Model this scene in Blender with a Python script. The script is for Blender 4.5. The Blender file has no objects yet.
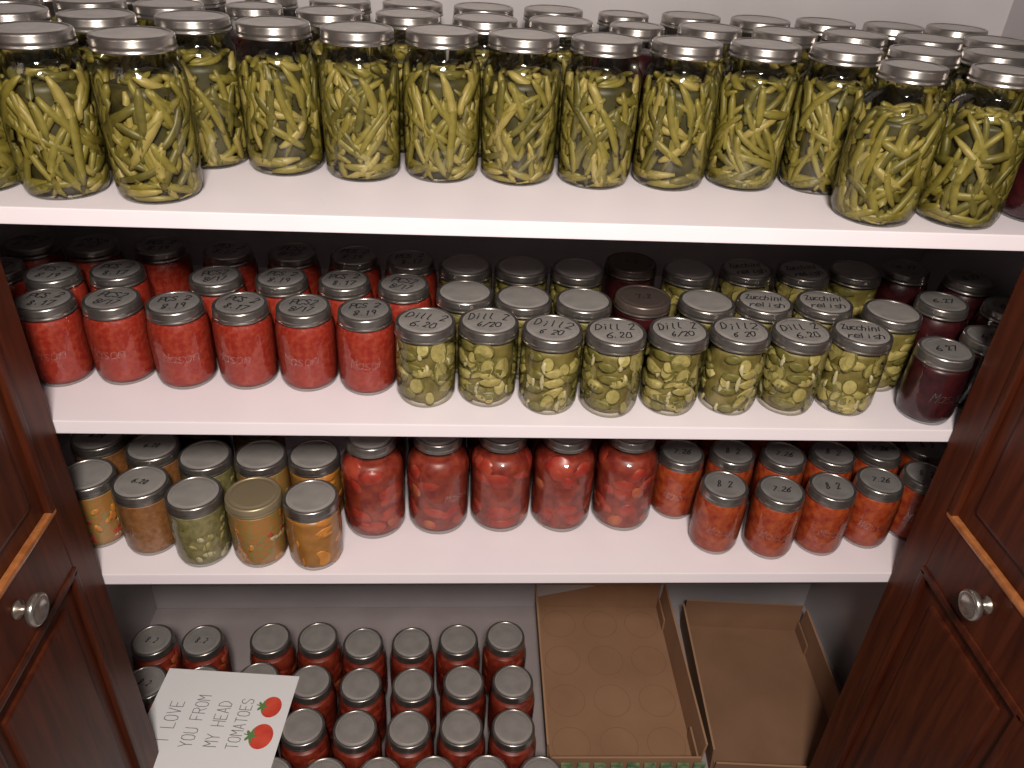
import bpy, math, random
from mathutils import Vector, Matrix
random.seed(7)
scene=bpy.context.scene
scene.view_settings.view_transform='Standard'
scene.view_settings.look='None'

# ------------------------------------------------------------------ materials
def newmat(name):
    m=bpy.data.materials.new(name);m.use_nodes=True
    nt=m.node_tree
    return m,nt,nt.nodes['Principled BSDF']
def plain(name,col,rough=.5,metal=0,noise=None,scale=60,bump=0,spec=.5,stretch=(1,1,1),ramp=(.35,.65),coat=0,bd=.002):
    m,nt,b=newmat(name)
    b.inputs['Roughness'].default_value=rough;b.inputs['Metallic'].default_value=metal
    b.inputs['Specular IOR Level'].default_value=spec
    b.inputs['Coat Weight'].default_value=coat
    b.inputs['Base Color'].default_value=(*col,1)
    if noise or bump:
        tc=nt.nodes.new('ShaderNodeTexCoord');mp=nt.nodes.new('ShaderNodeMapping')
        mp.inputs['Scale'].default_value=stretch
        n=nt.nodes.new('ShaderNodeTexNoise');n.inputs['Scale'].default_value=scale;n.inputs['Detail'].default_value=5
        nt.links.new(tc.outputs['Object'],mp.inputs[0]);nt.links.new(mp.outputs[0],n.inputs['Vector'])
        if noise:
            r=nt.nodes.new('ShaderNodeValToRGB')
            r.color_ramp.elements[0].position=ramp[0];r.color_ramp.elements[1].position=ramp[1]
            r.color_ramp.elements[0].color=(*col,1);r.color_ramp.elements[1].color=(*noise,1)
            nt.links.new(n.outputs['Fac'],r.inputs[0]);nt.links.new(r.outputs[0],b.inputs['Base Color'])
        if bump:
            bp=nt.nodes.new('ShaderNodeBump');bp.inputs['Strength'].default_value=bump;bp.inputs['Distance'].default_value=bd
            nt.links.new(n.outputs['Fac'],bp.inputs['Height']);nt.links.new(bp.outputs[0],b.inputs['Normal'])
    return m
def glassmat(name,tint,edge,fixed=None,rough=.06):
    m,nt,b=newmat(name);nt.nodes.remove(b)
    out=nt.nodes['Material Output']
    tr=nt.nodes.new('ShaderNodeBsdfTransparent');gs=nt.nodes.new('ShaderNodeBsdfGlossy')
    gs.inputs['Roughness'].default_value=rough
    lw=nt.nodes.new('ShaderNodeLayerWeight');lw.inputs['Blend'].default_value=.5
    # thin-walled glass: symmetric Schlick reflectance from the facing angle
    pw=nt.nodes.new('ShaderNodeMath');pw.operation='POWER';pw.inputs[1].default_value=4.0
    nt.links.new(lw.outputs['Facing'],pw.inputs[0])
    ml=nt.nodes.new('ShaderNodeMath');ml.operation='MULTIPLY_ADD';ml.inputs[1].default_value=.62;ml.inputs[2].default_value=.045
    nt.links.new(pw.outputs[0],ml.inputs[0])
    p2=nt.nodes.new('ShaderNodeMath');p2.operation='POWER';p2.inputs[1].default_value=2.2
    nt.links.new(lw.outputs['Facing'],p2.inputs[0])
    mc=nt.nodes.new('ShaderNodeMix');mc.data_type='RGBA'
    mc.inputs[6].default_value=(*tint,1);mc.inputs[7].default_value=(*edge,1)
    nt.links.new(p2.outputs[0],mc.inputs[0]);nt.links.new(mc.outputs[2],tr.inputs[0])
    n=nt.nodes.new('ShaderNodeTexNoise');n.inputs['Scale'].default_value=35
    tc=nt.nodes.new('ShaderNodeTexCoord');nt.links.new(tc.outputs['Object'],n.inputs['Vector'])
    bp=nt.nodes.new('ShaderNodeBump');bp.inputs['Strength'].default_value=.4;bp.inputs['Distance'].default_value=.004
    nt.links.new(n.outputs['Fac'],bp.inputs['Height']);nt.links.new(bp.outputs[0],gs.inputs['Normal'])
    mx=nt.nodes.new('ShaderNodeMixShader')
    if fixed is None:nt.links.new(ml.outputs[0],mx.inputs[0])
    else:mx.inputs[0].default_value=fixed
    nt.links.new(tr.outputs[0],mx.inputs[1]);nt.links.new(gs.outputs[0],mx.inputs[2])
    nt.links.new(mx.outputs[0],out.inputs[0])
    return m
GLASS=glassmat('jar_glass',(.96,.97,.96),(.44,.46,.44))
GLASSY=glassmat('jar_glass_brine',(.96,.95,.89),(.38,.38,.28))
EMB=glassmat('jar_glass_emboss',(1,1,1),(.8,.8,.8),.26,.45)
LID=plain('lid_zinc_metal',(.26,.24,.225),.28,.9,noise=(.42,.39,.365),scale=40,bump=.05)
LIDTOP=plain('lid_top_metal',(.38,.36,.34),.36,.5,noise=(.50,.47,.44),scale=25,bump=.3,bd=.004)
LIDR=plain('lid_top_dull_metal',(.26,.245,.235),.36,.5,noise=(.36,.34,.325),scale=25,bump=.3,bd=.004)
LIDG=plain('lid_gold_metal',(.36,.29,.18),.4,.6)
LIDD=plain('lid_bronze_metal',(.13,.10,.085),.35,.6)
INK=plain('marker_ink',(.008,.008,.010),.5)
SALSA=plain('tomato_sauce',(.27,.018,.010),.45,noise=(.38,.056,.027),scale=150,bump=.5,ramp=(.4,.74),spec=.3)
SALSA2=plain('tomato_sauce_dark',(.26,.022,.008),.45,noise=(.42,.080,.020),scale=90,bump=.4,spec=.3)
JUICE=plain('tomato_juice',(.17,.014,.008),.4,noise=(.30,.045,.020),scale=70)
TOM1=plain('tomato_flesh',(.31,.022,.014),.35,noise=(.40,.060,.030),scale=50)
TOM2=plain('tomato_flesh_orange',(.46,.13,.05),.4,noise=(.38,.06,.03),scale=70)
JAM=plain('dark_berry_jam',(.022,.003,.005),.35,noise=(.055,.007,.009),scale=90)
BRINE=plain('pickle_brine',(.125,.10,.024),.5,noise=(.24,.195,.06),scale=60)
PK1=plain('pickle_slice_flesh',(.46,.385,.15),.45,noise=(.33,.285,.095),scale=160)
PK2=plain('pickle_rind',(.115,.108,.022),.45,noise=(.21,.18,.048),scale=120)
ONION=plain('onion_piece',(.52,.465,.29),.4)
BEANS=[plain('green_bean_a',(.170,.143,.024),.45,noise=(.235,.196,.040),scale=90),
       plain('green_bean_b',(.28,.225,.060),.45,noise=(.34,.275,.085),scale=90),
       plain('green_bean_c',(.090,.080,.014),.45,noise=(.145,.122,.025),scale=90)]
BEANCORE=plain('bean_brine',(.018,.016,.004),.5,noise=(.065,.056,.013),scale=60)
MIXC=plain('mixed_relish',(.42,.17,.04),.5,noise=(.30,.21,.06),scale=130,bump=.5,ramp=(.45,.55))
BROWN=plain('apple_butter',(.22,.085,.026),.5,noise=(.33,.14,.045),scale=140,bump=.4)
AMBER=plain('amber_syrup',(.34,.135,.022),.4,noise=(.44,.19,.04),scale=60)
CARROT=plain('peach_piece',(.70,.29,.04),.4,noise=(.60,.20,.035),scale=80)
GRN=plain('green_relish',(.16,.14,.05),.5,noise=(.28,.235,.10),scale=120,bump=.4)
REDC=plain('red_pepper_piece',(.50,.07,.03),.4)
WHITE=plain('painted_shelf_white',(.81,.74,.785),.42,noise=(.84,.775,.815),scale=6,bump=.02)
WALLM=plain('painted_wall',(.37,.345,.355),.6,noise=(.43,.40,.41),scale=4)
FLOORM=plain('closet_floor_paint',(.30,.258,.258),.6,noise=(.36,.31,.31),scale=8)
CARD=plain('corrugated_cardboard',(.27,.143,.076),.8,noise=(.32,.175,.097),scale=7,bump=.1)
CARD2=plain('corrugated_cardboard_dark',(.21,.110,.060),.8,noise=(.25,.133,.075),scale=7,bump=.1)
CARDE=plain('cardboard_edge',(.36,.205,.115),.8)
CARDD=plain('cardboard_ring_mark',(.225,.118,.062),.8)
CARDP=plain('cardboard_green_print',(.03,.12,.05),.7,noise=(.25,.3,.15),scale=50)
PAPER=plain('white_card_paper',(.84,.83,.84),.6)
PENCIL=plain('grey_lettering_ink',(.12,.12,.13),.6)
REDP=plain('printed_tomato_red',(.75,.09,.05),.6,noise=(.6,.05,.03),scale=40)
GREENP=plain('printed_leaf_green',(.12,.25,.08),.6)
CHROME=plain('knob_brushed_metal',(.55,.52,.48),.22,.9,noise=(.42,.40,.37),scale=90)
BRASS=plain('knob_base_metal',(.35,.30,.25),.3,.9)
def woodmat(name,c0,c1,rough,coat):
    m,nt,b=newmat(name)
    tc=nt.nodes.new('ShaderNodeTexCoord');mp=nt.nodes.new('ShaderNodeMapping')
    mp.inputs['Scale'].default_value=(14,14,1.2)
    n=nt.nodes.new('ShaderNodeTexNoise');n.inputs['Scale'].default_value=5;n.inputs['Detail'].default_value=8;n.inputs['Distortion'].default_value=.6
    r=nt.nodes.new('ShaderNodeValToRGB')
    r.color_ramp.elements[0].position=.3;r.color_ramp.elements[1].position=.72
    r.color_ramp.elements[0].color=(*c0,1);r.color_ramp.elements[1].color=(*c1,1)
    nt.links.new(tc.outputs['Object'],mp.inputs[0]);nt.links.new(mp.outputs[0],n.inputs['Vector'])
    nt.links.new(n.outputs['Fac'],r.inputs[0]);nt.links.new(r.outputs[0],b.inputs['Base Color'])
    b.inputs['Roughness'].default_value=rough;b.inputs['Specular IOR Level'].default_value=.25
    b.inputs['Coat Weight'].default_value=coat;b.inputs['Coat Roughness'].default_value=.25
    return m
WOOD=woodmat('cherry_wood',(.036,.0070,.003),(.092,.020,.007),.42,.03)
WOODLIT=woodmat('cherry_wood_lit_moulding',(.26,.085,.025),(.46,.17,.055),.25,.5)  # brighter copy of the door wood: light caught by the moulding, painted in

# ------------------------------------------------------------------ mesh builder
class MB:
    def __init__(s):s.v=[];s.f=[];s.m=[];s.s=[];s.mats=[]
    def mi(s,mat):
        if mat not in s.mats:s.mats.append(mat)
        return s.mats.index(mat)
    def add(s,vs,fs,mat,smooth=False):
        o=len(s.v);s.v+=[tuple(a) for a in vs];k=s.mi(mat)
        for f in fs:s.f.append([i+o for i in f]);s.m.append(k);s.s.append(smooth)
    def revolve(s,prof,mat,n=36,smooth=True,sq=0):
        vs=[];fs=[];rings=[]
        for r,z in prof:
            if r<1e-6:rings.append([len(vs)]);vs.append((0,0,z))
            else:
                rings.append(list(range(len(vs),len(vs)+n)))
                for i in range(n):
                    a=2*math.pi*i/n;rr=r*(1+sq*math.cos(4*a));vs.append((rr*math.cos(a),rr*math.sin(a),z))
        for A,B in zip(rings,rings[1:]):
            for i in range(n):
                j=(i+1)%n
                if len(A)==1 and len(B)==1:continue
                if len(A)==1:fs.append((A[0],B[j],B[i]))
                elif len(B)==1:fs.append((A[i],A[j],B[0]))
                else:fs.append((A[i],A[j],B[j],B[i]))
        s.add(vs,fs,mat,smooth)
    def box(s,a,b,mat,bev=0):
        x0,y0,z0=a;x1,y1,z1=b
        if bev<=0:
            vs=[(x0,y0,z0),(x1,y0,z0),(x1,y1,z0),(x0,y1,z0),(x0,y0,z1),(x1,y0,z1),(x1,y1,z1),(x0,y1,z1)]
            s.add(vs,[(3,2,1,0),(4,5,6,7),(0,1,5,4),(1,2,6,5),(2,3,7,6),(3,0,4,7)],mat)
        else:
            import bmesh
            bm=bmesh.new();bmesh.ops.create_cube(bm,size=1)
            for v in bm.verts:
                v.co=Vector(((x0+x1)/2+v.co.x*(x1-x0),(y0+y1)/2+v.co.y*(y1-y0),(z0+z1)/2+v.co.z*(z1-z0)))
            bmesh.ops.bevel(bm,geom=bm.edges[:],offset=bev,segments=2,affect='EDGES',profile=.7)
            bm.verts.index_update()
            s.add([v.co[:] for v in bm.verts],[[v.index for v in f.verts] for f in bm.faces],mat);bm.free()
    def tube(s,pts,rad,mat,n=6):
        vs=[];fs=[];m=len(pts)
        for i,p in enumerate(pts):
            p=Vector(p);t=(Vector(pts[min(i+1,m-1)])-Vector(pts[max(i-1,0)])).normalized()
            a=t.cross(Vector((0,0,1)));a=a.normalized() if a.length>1e-3 else Vector((1,0,0));b=t.cross(a)
            for k in range(n):
                an=2*math.pi*k/n;vs.append(p+(a*math.cos(an)+b*math.sin(an))*rad[i])
        for i in range(m-1):
            for k in range(n):
                j=(k+1)%n;fs.append((i*n+k,i*n+j,(i+1)*n+j,(i+1)*n+k))
        fs.append(tuple(range(n))[::-1]);fs.append(tuple(range((m-1)*n,m*n)))
        s.add(vs,fs,mat,True)
    def mesh(s,name):
        me=bpy.data.meshes.new(name);me.from_pydata(s.v,[],s.f)
        for m in s.mats:me.materials.append(m)
        me.polygons.foreach_set('material_index',s.m);me.polygons.foreach_set('use_smooth',s.s);me.update()
        return me
def obj(name,me,loc=(0,0,0),rot=0,parent=None):
    o=bpy.data.objects.new(name,me);scene.collection.objects.link(o);o.location=loc;o.rotation_euler=(0,0,rot)
    if parent:o.parent=parent
    return o

# ------------------------------------------------------------------ stroke font (4 x 6 grid)
G={'A':['0,0 2,6 4,0','1,2 3,2'],'C':['4,5 3,6 1,6 0,5 0,1 1,0 3,0 4,1'],'D':['0,0 0,6 2,6 4,4 4,2 2,0 0,0'],
'E':['4,6 0,6 0,0 4,0','0,3 3,3'],'F':['4,6 0,6 0,0','0,3 3,3'],'H':['0,0 0,6','4,0 4,6','0,3 4,3'],'I':['2,0 2,6'],
'L':['0,6 0,0 4,0'],'M':['0,0 0,6 2,3 4,6 4,0'],'N':['0,0 0,6 4,0 4,6'],'O':['1,0 0,1.5 0,4.5 1,6 3,6 4,4.5 4,1.5 3,0 1,0'],
'P':['0,0 0,6 3,6 4,5 4,4 3,3 0,3'],'R':['0,0 0,6 3,6 4,5 4,4 3,3 0,3','2,3 4,0'],
'S':['4,5 3,6 1,6 0,5 0,4 4,2 4,1 3,0 1,0 0,1'],'T':['2,0 2,6','0,6 4,6'],'U':['0,6 0,1 1,0 3,0 4,1 4,6'],'V':['0,6 2,0 4,6'],
'Y':['0,6 2,3 4,6','2,3 2,0'],'Z':['0,6 4,6 0,0 4,0'],'i':['2,0 2,3.5','2,4.8 2,5.2'],'l':['1,6 1,1 2,0'],'a':['4,4 4,0','4,3 3,4 1,4 0,3 0,1 1,0 3,0 4,1'],
's':['4,3.5 3,4 1,4 0,3 4,1 3,0 0,.5'],'o':['1,0 0,1 0,3 1,4 3,4 4,3 4,1 3,0 1,0'],'n':['0,0 0,4','0,3 1,4 3,4 4,3 4,0'],
'u':['0,4 0,1 1,0 3,0 4,1','4,4 4,0'],'c':['4,3.5 3,4 1,4 0,3 0,1 1,0 3,0 4,.5'],'h':['0,0 0,6','0,3 1,4 3,4 4,3 4,0'],
'e':['0,2 4,2 4,3 3,4 1,4 0,3 0,1 1,0 4,.5'],'r':['0,0 0,4','0,2.5 2,4 4,4'],'t':['2,6 2,1 3,0 4,0','0,4 4,4'],
'0':['1,0 0,1.5 0,4.5 1,6 3,6 4,4.5 4,1.5 3,0 1,0'],'1':['1,5 2,6 2,0'],'2':['0,5 1,6 3,6 4,5 4,4 0,0 4,0'],
'3':['0,6 4,6 2,3.5 4,2 3,0 0,0'],'6':['4,6 1,4 0,2 1,0 3,0 4,1.5 3,3 1,3 0,2'],'7':['0,6 4,6 1,0'],'8':['2,3 0,4.5 1,6 3,6 4,4.5 0,1.5 1,0 3,0 4,1.5 2,3'],
'9':['4,4 3,3 1,3 0,4.5 1,6 3,6 4,4.5 3,0'],'.':['2,0 2,.5'],'/':['0,0 4,6'],' ':[]}
def strokes(text,h,adv,w,jit=0,rnd=random):
    segs=[];cw=adv*.72
    x=-adv*len(text)/2
    for ch in text:
        jy=rnd.uniform(-jit,jit)*h
        sx=1+rnd.uniform(-jit,jit)*2
        for st in G.get(ch,[]):
            P=[tuple(float(q) for q in p.split(',')) for p in st.split()]
            P=[(x+a/4*cw*sx+b/6*h*.22*(1 if jit else 0)+rnd.uniform(-jit,jit)*h*.6,b/6*h-h/2+jy+rnd.uniform(-jit,jit)*h*.6) for a,b in P]
            for a,b in zip(P,P[1:]):segs.append((a,b))
        x+=adv
    out=[]
    for a,b in segs:
        d=Vector((b[0]-a[0],b[1]-a[1]));L=d.length or 1e-6;d/=L;n=Vector((-d.y,d.x))*w/2;e=d*w*.4
        A=Vector(a)-e;B=Vector(b)+e
        out.append([A-n,B-n,B+n,A+n])
    return out

# ------------------------------------------------------------------ jars
def jar_mesh(name,kind,R,H,neck,lidR,lines=(),seed=0,lidmat=None,topmat=None,emboss=True,fill=.80,taper=.97):
    rnd=random.Random(seed);b=MB()
    lidmat=lidmat or LID;topmat=topmat or LIDTOP
    sh=H*.74 if neck<R*.9 else H*.79
    body=[(R*.70,.0012),(R*.84,.0),(R*.93*taper,.004),(R*taper,.013),(R*(taper+1)/2,.035),(R,H*.45),(R,sh-.012),(R*.985,sh),((R*.5+neck*.5)*1.03,sh+.009),(neck*1.03,sh+.015),(neck,sh+.019),(neck,H-.010)]
    gm=GLASSY if kind in('bean','pickle') else GLASS
    b.revolve(body,gm,40,True,.008)
    def rad(z):
        for (r0,z0),(r1,z1) in zip(body[1:],body[2:]):
            if z<=z1:return r0+(r1-r0)*max(0,(z-z0))/max(1e-6,z1-z0)
        return neck
    zt=H*fill
    def core(k,mat,top=zt):
        prof=[(0,.003),(R*.80*k,.0032)]
        z=.010
        while z<top:prof.append((rad(z)*k,z));z+=.008
        prof+=[(rad(top)*k,top),(0,top)]
        b.revolve(prof,mat,32)
    def clamp(vs,k=.975):
        out=[]
        for v in vs:
            z=min(max(v[2],.0045),zt+.006);rr=rad(z)*k;l=math.hypot(v[0],v[1])
            f=min(1,rr/max(l,1e-6));out.append((v[0]*f,v[1]*f,z))
        return out
    def add(mb2):
        mb2.v=clamp(mb2.v)
        o=len(b.v);b.v+=mb2.v
        for f,m,s in zip(mb2.f,mb2.m,mb2.s):b.f.append([i+o for i in f]);b.m.append(b.mi(mb2.mats[m]));b.s.append(s)
    if kind=='bean':
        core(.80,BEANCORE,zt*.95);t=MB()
        for i in range(150):
            rho=R*rnd.uniform(.82,.93);a=rnd.uniform(0,2*math.pi);L=rnd.uniform(.035,.090)
            th=rnd.gauss(0,.60);zc=rnd.uniform(.003+L*.34,zt-L*.30);bend=rnd.uniform(-11,11);r0=rnd.uniform(.0040,.0058)
            if i<16:
                zc=zt-.004;th=rnd.uniform(.9,2.2);rho=R*rnd.uniform(.2,.75);L*=.7
            elif i<34:
                zc=rnd.uniform(.006,.02);th=rnd.uniform(.9,2.0)
            pts=[];rr=[]
            for k in range(8):
                s=(k/7-.5)*L;u=s*math.sin(th)+bend*s*s;w=s*math.cos(th)
                pts.append((rho*math.cos(a+u/rho),rho*math.sin(a+u/rho),zc+w));rr.append(r0*(.45,.85,1,1,1,1,.85,.4)[k])
            t.tube(pts,rr,rnd.choice((BEANS[0],BEANS[0],BEANS[0],BEANS[1],BEANS[2],BEANS[2])))
        add(t)
    elif kind in('pickle','peach'):
        core(.84 if kind=='pickle' else .955,BRINE if kind=='pickle' else AMBER,zt*.98)
        t=MB();A,Bm,Cm=(PK1,PK2,ONION) if kind=='pickle' else (CARROT,CARROT,CARROT)
        for i in range(66 if kind=='pickle' else 34):
            a=rnd.uniform(0,2*math.pi);z=rnd.uniform(.008,zt-.006);rho=R*rnd.uniform(.85,.97)
            r=rnd.uniform(.009,.0195);th=rnd.uniform(.003,.005);Mm=Matrix.Rotation(a,4,'Z')@Matrix.Translation((rho,0,z))@Matrix.Rotation(math.radians(90)+rnd.gauss(0,.45),4,'Y')@Matrix.Rotation(rnd.uniform(-.5,.5),4,'X')
            q=rnd.random()
            if q<.42:
                n=14;e=rnd.uniform(.55,1)
                def ring(rr,zz):
                    return [Mm@Vector((rr*math.cos(2*math.pi*k/n),rr*e*math.sin(2*math.pi*k/n),zz-(rr*e*math.sin(2*math.pi*k/n))**2/(2.2*R))) for k in range(n)]
                vs=ring(r*.88,-th/2)+ring(r,-th/4)+ring(r,th/4)+ring(r*.86,th/2)+[Mm@Vector((0,0,th/2))]
                fs=[tuple(range(n))[::-1]]+[(3*n+k,3*n+(k+1)%n,4*n) for k in range(n)];t.add(vs,fs,A)
                fs=[]
                for l in range(3):
                    for k in range(n):fs.append((l*n+k,l*n+(k+1)%n,(l+1)*n+(k+1)%n,(l+1)*n+k))
                t.add(vs,fs,Bm,True)
            elif q<.62:
                L=rnd.uniform(.012,.028);w=rnd.uniform(-1,1);pts=[Mm@Vector((s*L,1.2*w*(s*L)**2*30,0)) for s in(-.5,-.25,0,.25,.5)]
                t.tube(pts,[.0012,.0028,.0034,.0028,.0012],Cm)
            else:
                L=rnd.uniform(.02,.040);pts=[Mm@Vector((0,s*L,-(s*L)**2/(2*R))) for s in(-.5,-.25,0,.25,.5)]
                t.tube(pts,[.002,.0062,.0074,.0062,.002],rnd.choice((A,Bm,Bm)),8)
        add(t)
    elif kind=='tomato':
        core(.945,JUICE);t=MB()
        for i in range(30):
            a=rnd.uniform(0,2*math.pi);z=rnd.choice((rnd.uniform(.02,H*.32),rnd.uniform(H*.42,zt-.015)));rho=R*.67
            rx,ry,rz=R*.36,rnd.uniform(.014,.026),rnd.uniform(.011,.022)
            Mm=Matrix.Rotation(a,4,'Z')@Matrix.Translation((rho,0,z))@Matrix.Rotation(rnd.uniform(-.6,.6),4,'X')
            vs=[];n=12;m=7
            for j in range(m+1):
                ph=math.pi*j/m
                for k in range(n):
                    q=2*math.pi*k/n;vs.append(Mm@Vector((rx*math.sin(ph)*math.cos(q),ry*math.sin(ph)*math.sin(q),rz*math.cos(ph))))
            fs=[(j*n+k,j*n+(k+1)%n,(j+1)*n+(k+1)%n,(j+1)*n+k) for j in range(m) for k in range(n)]
            t.add(vs,fs,TOM1 if rnd.random()<.78 else TOM2,True)
        add(t)
    else:
        core(.975,{'salsa':SALSA,'salsa2':SALSA2,'jam':JAM,'mix':MIXC,'brown':BROWN,'green':GRN}[kind])
        if kind in('mix','green'):
            t=MB()
            for i in range(40):
                a=rnd.uniform(0,6.28);z=rnd.uniform(.012,zt-.01);Mm=Matrix.Rotation(a,4,'Z')@Matrix.Translation((R*.94,0,z))
                L=rnd.uniform(.008,.02);tt=rnd.uniform(-1.5,1.5)
                t.tube([Mm@Vector((0,s*L*math.cos(tt),s*L*math.sin(tt))) for s in(-.5,-.2,.2,.5)],[.002,.0055,.0055,.002],rnd.choice((ONION,CARROT,CARROT,REDC) if kind=='mix' else (PK1,PK2,ONION)),7)
            add(t)
    # metal lid: screw band and flat disc
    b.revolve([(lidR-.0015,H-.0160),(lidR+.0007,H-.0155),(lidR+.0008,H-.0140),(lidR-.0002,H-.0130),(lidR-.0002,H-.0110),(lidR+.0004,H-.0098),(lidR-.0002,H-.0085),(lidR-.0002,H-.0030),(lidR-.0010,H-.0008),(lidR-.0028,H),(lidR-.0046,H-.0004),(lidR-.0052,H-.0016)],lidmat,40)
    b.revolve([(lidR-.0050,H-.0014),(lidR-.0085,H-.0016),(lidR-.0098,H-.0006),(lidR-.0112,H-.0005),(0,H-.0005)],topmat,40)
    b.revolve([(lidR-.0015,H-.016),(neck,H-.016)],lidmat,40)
    k=len(lines)
    for i,(txt,h) in enumerate(lines):
        adv=min(h*.66,(lidR*1.36)/max(1,len(txt)))
        for q in strokes(txt,h,adv,.0016,.10 if len(txt)<7 else .07,rnd):
            cy=(0 if k==1 else (.42-.95*i)*lidR*.60)
            b.add([(p.x,p.y+cy,H+.0001) for p in q],[(0,1,2,3)],INK)
    if emboss:
        for q in strokes('Mason',.014,.0095,.0010,.05,rnd):
            vs=[]
            for p in q:
                a=p.x/R-math.pi/2;zz=H*.46+p.y;rr=rad(zz)*1.022;vs.append((rr*math.cos(a),rr*math.sin(a),zz))
            b.add(vs,[(0,1,2,3)],EMB)
    return b.mesh(name)

Rp,Hp=.0410,.117
M={}
for s in range(5):M['bean%d'%s]=jar_mesh('bean_jar_mesh_%d'%s,'bean',.0485,.173,.041,.0428,seed=s,fill=.74,emboss=False)
for s in range(2):M['beanr%d'%s]=jar_mesh('bean_jar_regular_mesh_%d'%s,'bean',.0500,.175,.034,.0365,seed=20+s,fill=.71,emboss=False)
M['jamq']=jar_mesh('jam_quart_mesh','jam',.0485,.172,.034,.0365,seed=3)
for s,l in enumerate(([('PCS 2',.013),('8.17',.012)],[('PCS2',.014),('8/17',.012)],[('PCS 2',.012),('8.19',.012)])):
    M['red%d'%s]=jar_mesh('salsa_jar_mesh_%d'%s,'salsa',Rp,Hp,.034,.0365,l,seed=s,fill=.84,topmat=LIDR)
for s,l in enumerate(([('Dill 2',.015),('6.20',.013)],[('Dill 2',.016),('6/20',.012)],[('Dill2',.016),('6 20',.012)])):
    M['dill%d'%s]=jar_mesh('pickle_jar_mesh_%d'%s,'pickle',Rp,Hp,.0385,.0402,l,seed=40+s,fill=.84,emboss=False)
M['plain']=jar_mesh('pickle_jar_mesh_n','pickle',Rp,Hp,.0385,.0402,[],seed=45,fill=.84,emboss=False)
M['zuc']=jar_mesh('zucchini_relish_mesh','pickle',Rp,Hp,.0385,.0402,[('Zucchini',.014),('relish',.013)],seed=46,fill=.84,emboss=False)
M['jam']=jar_mesh('jam_jar_mesh','jam',.039,.105,.034,.0365,[('6 27',.012)],seed=5,fill=.84,topmat=LIDR)
M['jamp']=jar_mesh('jam_pint_mesh','jam',Rp,Hp,.034,.0365,[('6.27',.012)],seed=6,fill=.84,topmat=LIDR)
M['dark']=jar_mesh('dark_lid_jar_mesh','jam',Rp,Hp,.0385,.0402,[('7.2',.012)],seed=8,lidmat=LIDD,topmat=LIDD,fill=.84)
M['mix']=jar_mesh('mixed_veg_mesh','mix',Rp,Hp,.0385,.0402,[],seed=9,fill=.84,emboss=False)
M['brown']=jar_mesh('apple_butter_mesh','brown',Rp,Hp,.0385,.0402,[('6.20',.009)],seed=10,fill=.84)
M['green']=jar_mesh('green_relish_mesh','green',Rp,Hp,.0385,.0402,[],seed=11,fill=.84,emboss=False)
M['gold']=jar_mesh('corn_relish_mesh','mix',Rp,Hp,.0385,.0402,[],seed=12,lidmat=LIDG,topmat=LIDG,fill=.84)
M['peach']=jar_mesh('peach_jar_mesh','peach',Rp,Hp,.0385,.0402,[],seed=13,fill=.84,emboss=False)
M['sal2']=jar_mesh('sauce_jar_mesh','salsa2',.0395,Hp,.034,.0362,[('7.26',.011)],seed=14,fill=.86,topmat=LIDR)
M['sal3']=jar_mesh('sauce_jar_mesh_b','salsa2',.0395,Hp,.034,.0362,[('8 2',.013)],seed=15,fill=.86,topmat=LIDR)
for s in range(3):M['tom%d'%s]=jar_mesh('tomato_quart_mesh_%d'%s,'tomato',.0495,.172,.035,.0372,seed=60+s,fill=.82)
for s,l in enumerate(([],[],[('8.2',.012)])):
    M['ftom%d'%s]=jar_mesh('tomato_quart_wide_mesh_%d'%s,'tomato',.0460,.170,.0385,.0402,l,seed=70+s,fill=.82)

def put(name,key,x,y,z,rot=.25):
    obj(name,M[key],(x,y,z),random.uniform(-rot,rot))
Z1=.3032;Z2=.018;Z3=-.2584;ZF=-.86
# top shelf: green beans
front=[(-.634,.075),(-.535,.064),(-.429,.059),(-.404,.189),(-.306,.171),(-.207,.158),(-.108,.164),(-.010,.162),(.089,.157),(.188,.160),(.288,.168),(.388,.163)]
frr=[(.419,.054),(.526,.054)]
back=[(-.610,.180),(-.508,.172),(.492,.172),(.592,.178),(.692,.185)]
n=0
for x,y in front+back:put('green_bean_jar','bean%d'%(n%5),x,y,Z1,3);n+=1
for i,(x,y) in enumerate(frr):put('green_bean_jar','beanr%d'%i,x,y,Z1,3)
for i in range(14):
    for yy in(.278,.384):
        x=-.66+i*.101;
        if abs(x)<.72:put('green_bean_jar','bean%d'%((i*3)%5) if i not in(3,8) else 'jamq',x,yy+(.008 if i%2 else 0)+(.016 if -.45<x<-.35 else 0),Z1,3)
put('berry_jam_jar','jamq',.640,.072,Z1)
# middle shelf
for i,(x,y) in enumerate([(-.629,.113),(-.546,.120),(-.461,.111),(-.376,.113),(-.292,.110),(-.209,.102)]):put('salsa_jar','red%d'%(i%3),x,y,Z2)
for i,(x,y) in enumerate([(-.127,.074),(-.043,.077),(.041,.060),(.125,.055),(.211,.061),(.296,.064),(.381,.065)]):put('dill_pickle_jar','dill%d'%(i%3),x,y,Z2)
put('zucchini_relish_jar','zuc',.466,.066,Z2)
put('berry_jam_jar','jam',.577,.044,Z2);put('berry_jam_jar','jam',.662,.080,Z2)
for i,(x,y) in enumerate([(-.736,.208),(-.654,.196),(-.571,.210),(-.430,.197),(-.338,.197),(-.248,.193),(-.163,.185)]):
    put('salsa_jar','red%d'%((i+1)%3),x,y,Z2)
for i,(x,y) in enumerate([(-.075,.163),(.008,.150),(.093,.145),(.272,.150),(.358,.153),(.448,.155)]):put('zucchini_relish_jar' if i in(4,5) else 'dill_pickle_jar','zuc' if i in(4,5) else 'plain',x,y,Z2)
put('berry_jam_jar','dark',.181,.160,Z2)
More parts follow.
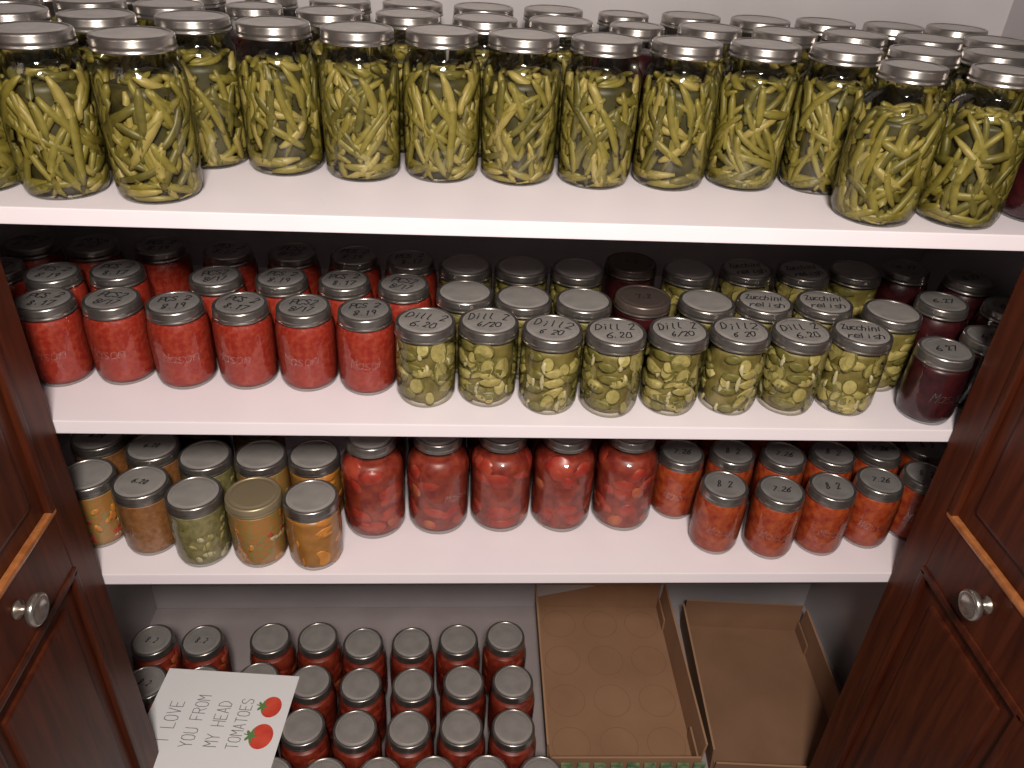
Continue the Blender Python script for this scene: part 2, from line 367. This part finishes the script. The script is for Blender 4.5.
put('dill_pickle_jar','plain',.539,.130,Z2);put('berry_jam_jar','jamp',.632,.165,Z2);put('berry_jam_jar','jamp',.728,.150,Z2)
for i,(x,y) in enumerate([(-.731,.302),(-.640,.301),(-.539,.300),(-.436,.291),(-.339,.290),(-.245,.284),(-.158,.272)]):put('salsa_jar','red%d'%(i%3),x,y,Z2)
for i,(x,y) in enumerate([(-.074,.257),(.011,.255),(.097,.252),(.273,.259),(.367,.268),(.457,.265),(.544,.272)]):put('zucchini_relish_jar' if i in(4,5) else 'dill_pickle_jar','zuc' if i in(4,5) else 'plain',x,y,Z2)
put('berry_jam_jar','dark',.185,.282,Z2)
for x,y in((.633,.285),(.722,.250)):put('berry_jam_jar','jamp',x,y,Z2)
# lower shelf
for nme,k,x,y in(('mixed_vegetable_jar','mix',-.630,.089),('apple_butter_jar','brown',-.547,.073),('green_relish_jar','green',-.464,.049),('corn_relish_jar','gold',-.379,.048),('peach_jar','peach',-.295,.042),
  ('apple_butter_jar','brown',-.650,.185),('apple_butter_jar','brown',-.558,.160),('green_relish_jar','green',-.472,.138),('mixed_vegetable_jar','mix',-.388,.140),('peach_jar','peach',-.306,.142),
  ('apple_butter_jar','brown',-.600,.255),('berry_jam_jar','dark',-.505,.240),('apple_butter_jar','brown',-.415,.235)):put(nme,k,x,y,Z3)
for i,(x,y) in enumerate([(-.213,.117),(-.112,.127),(-.012,.133),(.088,.133),(.190,.136)]):
    put('tomato_jar','tom%d'%(i%3),x,y,Z3,3);put('tomato_jar','tom%d'%((i+1)%3),x-.005,y+.11,Z3,3)
for i,(x,y) in enumerate([(.331,.074),(.417,.063),(.502,.071),(.586,.087),(.670,.102)]):put('tomato_sauce_jar','sal2' if i%2 else 'sal3',x,y,Z3)
for i,(x,y) in enumerate([(.283,.156),(.368,.158),(.452,.152),(.537,.157),(.622,.169),(.710,.180)]):
    put('tomato_sauce_jar','sal3' if i%2 else 'sal2',x,y,Z3);put('tomato_sauce_jar','sal3',x+.01,y+.09,Z3)
# floor
rows=[[(-.688,.240),(-.590,.238),(-.456,.242),(-.361,.243),(-.268,.228),(-.170,.228),(-.075,.235),(.022,.243)],
[(-.669,.140),(-.565,.138),(-.460,.145),(-.359,.138),(-.262,.130),(-.162,.128),(-.064,.133),(.032,.133)],
[(-.560,.042),(-.458,.045),(-.357,.042),(-.262,.036),(-.164,.034),(-.068,.036),(.028,.034)],
[(-.492,-.055),(-.397,-.055),(-.304,-.058),(-.210,-.058),(-.116,-.058),(-.022,-.058),(.072,-.062)]]
n=0
for rw in rows:
    for x,y in rw:put('tomato_jar','ftom%d'%(2 if (n in(0,1,8)) else n%2),x,y,ZF,3 if n not in(0,1,8) else .3);n+=1

# ------------------------------------------------------------------ room shell
def boxobj(name,a,b,mat,bev=0):
    c=[(p+q)/2 for p,q in zip(a,b)];m=MB();m.box([p-k for p,k in zip(a,c)],[q-k for q,k in zip(b,c)],mat,bev)
    return obj(name,m.mesh(name),c)
XW=.785;YB=.485
boxobj('floor',(-1.6,-2.2,ZF-.03),(1.6,YB+.05,ZF),FLOORM)
boxobj('wall_back',(-XW-.05,YB,ZF),(XW+.05,YB+.05,.95),WALLM)
boxobj('wall_left',(-XW-.05,-.03,ZF),(-XW,YB,.95),WALLM)
boxobj('wall_right',(XW,-.03,ZF),(XW+.05,YB,.95),WALLM)
boxobj('wall_front_left',(-1.6,-.032,ZF),(-.662,-.002,.95),WALLM)
boxobj('wall_front_right',(.662,-.032,ZF),(1.6,-.002,.95),WALLM)
boxobj('ceiling',(-XW-.05,-.03,.95),(XW+.05,YB+.05,1.0),WALLM)
boxobj('shelf',(-XW,0,Z1-.020),(XW,YB,Z1),WHITE,.0015)
boxobj('shelf',(-XW,0,Z2-.020),(XW,YB,Z2),WHITE,.0015)
boxobj('shelf',(-XW,0,Z3-.020),(XW,YB,Z3),WHITE,.0015)
boxobj('baseboard_back',(-XW,YB-.014,ZF),(XW,YB,ZF+.075),WALLM,.003)

# ------------------------------------------------------------------ bifold doors (two leaves each, folded open)
def leaf(mb,x0,x1,face):
    y0,y1=-.362,-.004;zb,zt=ZF+.01,.93;st=.058
    mb.box((x0,y1-st,zb),(x1,y1,zt),WOOD,.002);mb.box((x0,y0,zb),(x1,y0+st,zt),WOOD,.002)
    for a,b in((zb,zb+.12),(-.185,-.080),(zt-.10,zt)):mb.box((x0+.0002,y0+st,a),(x1-.0002,y1-st,b),WOOD,.002)
    for a,b in((zb+.12,-.185),(-.080,zt-.10)):
        xi0,xi1=x0+.007,x1-.007
        mb.box((xi0,y0+st,a),(xi1,y1-st,b),WOOD)
        mb.box((x0+.002,y0+st+.035,a+.035),(x1-.002,y1-st-.035,b-.035),WOOD,.006)
        for xa,xb in((x1-.007,x1+.0025),(x0-.0025,x0+.007)):
            mb.box((xa,y0+st-.004,a-.004),(xb,y1-st+.004,a+.005),WOODLIT if a>-.2 else WOOD,.003)  # upper panel's bottom strip gets the painted-in highlight, other strips plain wood
            mb.box((xa,y0+st-.004,b-.009),(xb,y1-st+.004,b+.004),WOOD,.003)
            mb.box((xa,y0+st-.004,a),(xb,y0+st+.009,b),WOOD,.003)
            mb.box((xa,y1-st-.009,a),(xb,y1-st+.004,b),WOOD,.003)
for i,sgn in enumerate((-1,1)):
    e=bpy.data.objects.new('door_%d'%(i+1),None);scene.collection.objects.link(e)
    m=MB();X=.597
    a,b=sorted((sgn*X,sgn*(X+.024)));leaf(m,a,b,-sgn);obj('leaf_inner',m.mesh('leaf_inner'),parent=e)
    m=MB();a,b=sorted((sgn*(X+.031),sgn*(X+.055)));leaf(m,a,b,-sgn);obj('leaf_outer',m.mesh('leaf_outer'),parent=e)
    k=MB()
    k.revolve([(0,.0),(.012,0),(.012,.003),(.006,.006),(.0055,.013)],BRASS,24)
    k.revolve([(.0055,.012),(.010,.014),(.0185,.018),(.0208,.022),(.0200,.026),(.0172,.0285),(.0160,.0280),(.009,.0300),(0,.0305)],CHROME,32)
    o=obj('knob',k.mesh('knob'),(sgn*X,-.186,-.122),parent=e);o.rotation_euler=(0,-sgn*math.pi/2,0)

# ------------------------------------------------------------------ cardboard trays
def tray(name,x0,x1,y0,y1,h,rot,mat,printed=False):
    cx,cy=(x0+x1)/2,(y0+y1)/2;w,l=(x1-x0)/2,(y1-y0)/2;t=.004;m=MB()
    m.box((-w,-l,0),(w,l,t),mat)
    def wall(a,b,n,ho=0):
        o=.006;hh=h+ho
        A,B=Vector((*a,0)),Vector((*b,0));N=Vector((*n,0))
        vs=[A,B,B+N*o+Vector((0,0,hh)),A+N*o+Vector((0,0,hh))]
        vs+=[v+N*t for v in vs]
        m.add(vs,[(0,1,2,3),(7,6,5,4),(0,3,7,4),(1,5,6,2),(0,4,5,1)],mat);m.add(vs,[(3,2,6,7)],CARDE)
    wall((-w,-l),(-w,l),(-1,0));wall((w,-l),(w,l),(1,0));wall((-w,l),(w,l),(0,1),.004);wall((-w,-l),(w,-l),(0,-1),-.03)
    for sx in(-1,1):
        for sy in(-1,1):
            m.box((sx*w-.001 if sx<0 else sx*w-.003,sy*l-(.07 if sy>0 else 0),t),(sx*w+.003 if sx<0 else sx*w+.001,sy*l+(.07 if sy<0 else 0),h*.45),mat)
    if printed:
        for i in range(9):m.box((-w+.02+i*.033,-l-.0125,h*.15),(-w+.043+i*.033,-l-.0085,h*.45),CARDP)
    for i in range(3):
        for j in range(4 if printed else 0):
            x=-w+(i+.5)*2*w/3;y=-l+(j+.5)*2*l/4;n=28;r=.040;vs=[];
            for k in range(n):
                a=2*math.pi*k/n;vs+=[(x+r*math.cos(a),y+r*math.sin(a),t+.0003),(x+(r-.0014)*math.cos(a),y+(r-.0014)*math.sin(a),t+.0003)]
            m.add(vs,[(2*k,(2*k+2)%(2*n),(2*k+3)%(2*n),2*k+1) for k in range(n)],CARDD)
    return obj(name,m.mesh(name),(cx,cy,ZF),rot)
tray('cardboard_box',.112,.408,.050,.466,.085,math.radians(-1.0),CARD,True)
tray('cardboard_box',.447,.722,.030,.400,.078,math.radians(-4.0),CARD2)

# ------------------------------------------------------------------ greeting card lying on the lids
cm=MB();CW,CL=.252,.280
cm.box((0,-CL,0),(CW,0,.0012),PAPER)
def ctext(txt,v,uc,h,adv,w):
    for q in strokes(txt,h,adv,w):
        cm.add([(v-p.y,uc+p.x,.0015) for p in q],[(0,1,2,3)],PENCIL)
ctext('I LOVE',.045,-.110,.024,.0145,.0013)
ctext('YOU FROM',.090,-.105,.023,.0135,.0013)
ctext('MY HEAD',.133,-.108,.023,.0135,.0013)
ctext('TOMATOES',.172,-.105,.021,.0130,.0013)
def disc(x,y,rx,ry,mat,z,n=24,lob=0):
    vs=[(x,y,z)]+[(x+rx*math.cos(2*math.pi*k/n)*(1+lob*math.cos(5*2*math.pi*k/n)),y+ry*math.sin(2*math.pi*k/n)*(1+lob*math.cos(5*2*math.pi*k/n)),z) for k in range(n)]
    cm.add(vs,[(0,k+1,(k+1)%n+1) for k in range(n)],mat)
for (x,y,r) in((.218,-.070,.022),(.217,-.130,.025)):
    disc(x,y,r*.85,r,REDP,.0016);disc(x-r*.75,y,r*.30,r*.45,GREENP,.0019,30,.45)
    cm.add([(x-r*.8,y-.001,.002),(x-r*.8,y+.001,.002),(x-r*1.25,y+.004,.002),(x-r*1.25,y+.002,.002)],[(0,1,2,3)],GREENP)
obj('greeting_card',cm.mesh('greeting_card'),(-.632,.170,ZF+.1703),math.radians(-5))

# ------------------------------------------------------------------ light + world
def area(name,loc,tgt,size,power,col):
    l=bpy.data.lights.new(name,'AREA');l.energy=power;l.size=size;l.color=col
    o=bpy.data.objects.new(name,l);scene.collection.objects.link(o);o.location=loc
    o.rotation_euler=(Vector(tgt)-Vector(loc)).to_track_quat('-Z','Y').to_euler();return o
area('ceiling_lamp',(-.05,-1.20,1.15),(0,.1,-.05),.24,37,(1,.91,.83))
w=bpy.data.worlds.new('world');scene.world=w;w.use_nodes=True
w.node_tree.nodes['Background'].inputs[0].default_value=(.94,.85,.82,1);w.node_tree.nodes['Background'].inputs[1].default_value=.13

# ------------------------------------------------------------------ camera
yaw,pitch,roll=8.01375e-02,5.66503e-01,-5.73063e-02
cy_,sy_=math.cos(yaw),math.sin(yaw);cp,sp=math.cos(pitch),math.sin(pitch)
f=Vector((sy_*cp,cy_*cp,-sp));r=Vector((cy_,-sy_,0));d=f.cross(r)
r2=math.cos(roll)*r+math.sin(roll)*d;d2=-math.sin(roll)*r+math.cos(roll)*d
cam=bpy.data.cameras.new('camera');co=bpy.data.objects.new('camera',cam);scene.collection.objects.link(co)
Mx=Matrix((( r2.x,-d2.x,-f.x,-8.23342e-02),(r2.y,-d2.y,-f.y,-8.55365e-01),(r2.z,-d2.z,-f.z,6.29548e-01),(0,0,0,1)))
co.matrix_world=Mx
cam.sensor_width=36;cam.lens=791.68*36/1024;cam.clip_start=.01
scene.camera=co
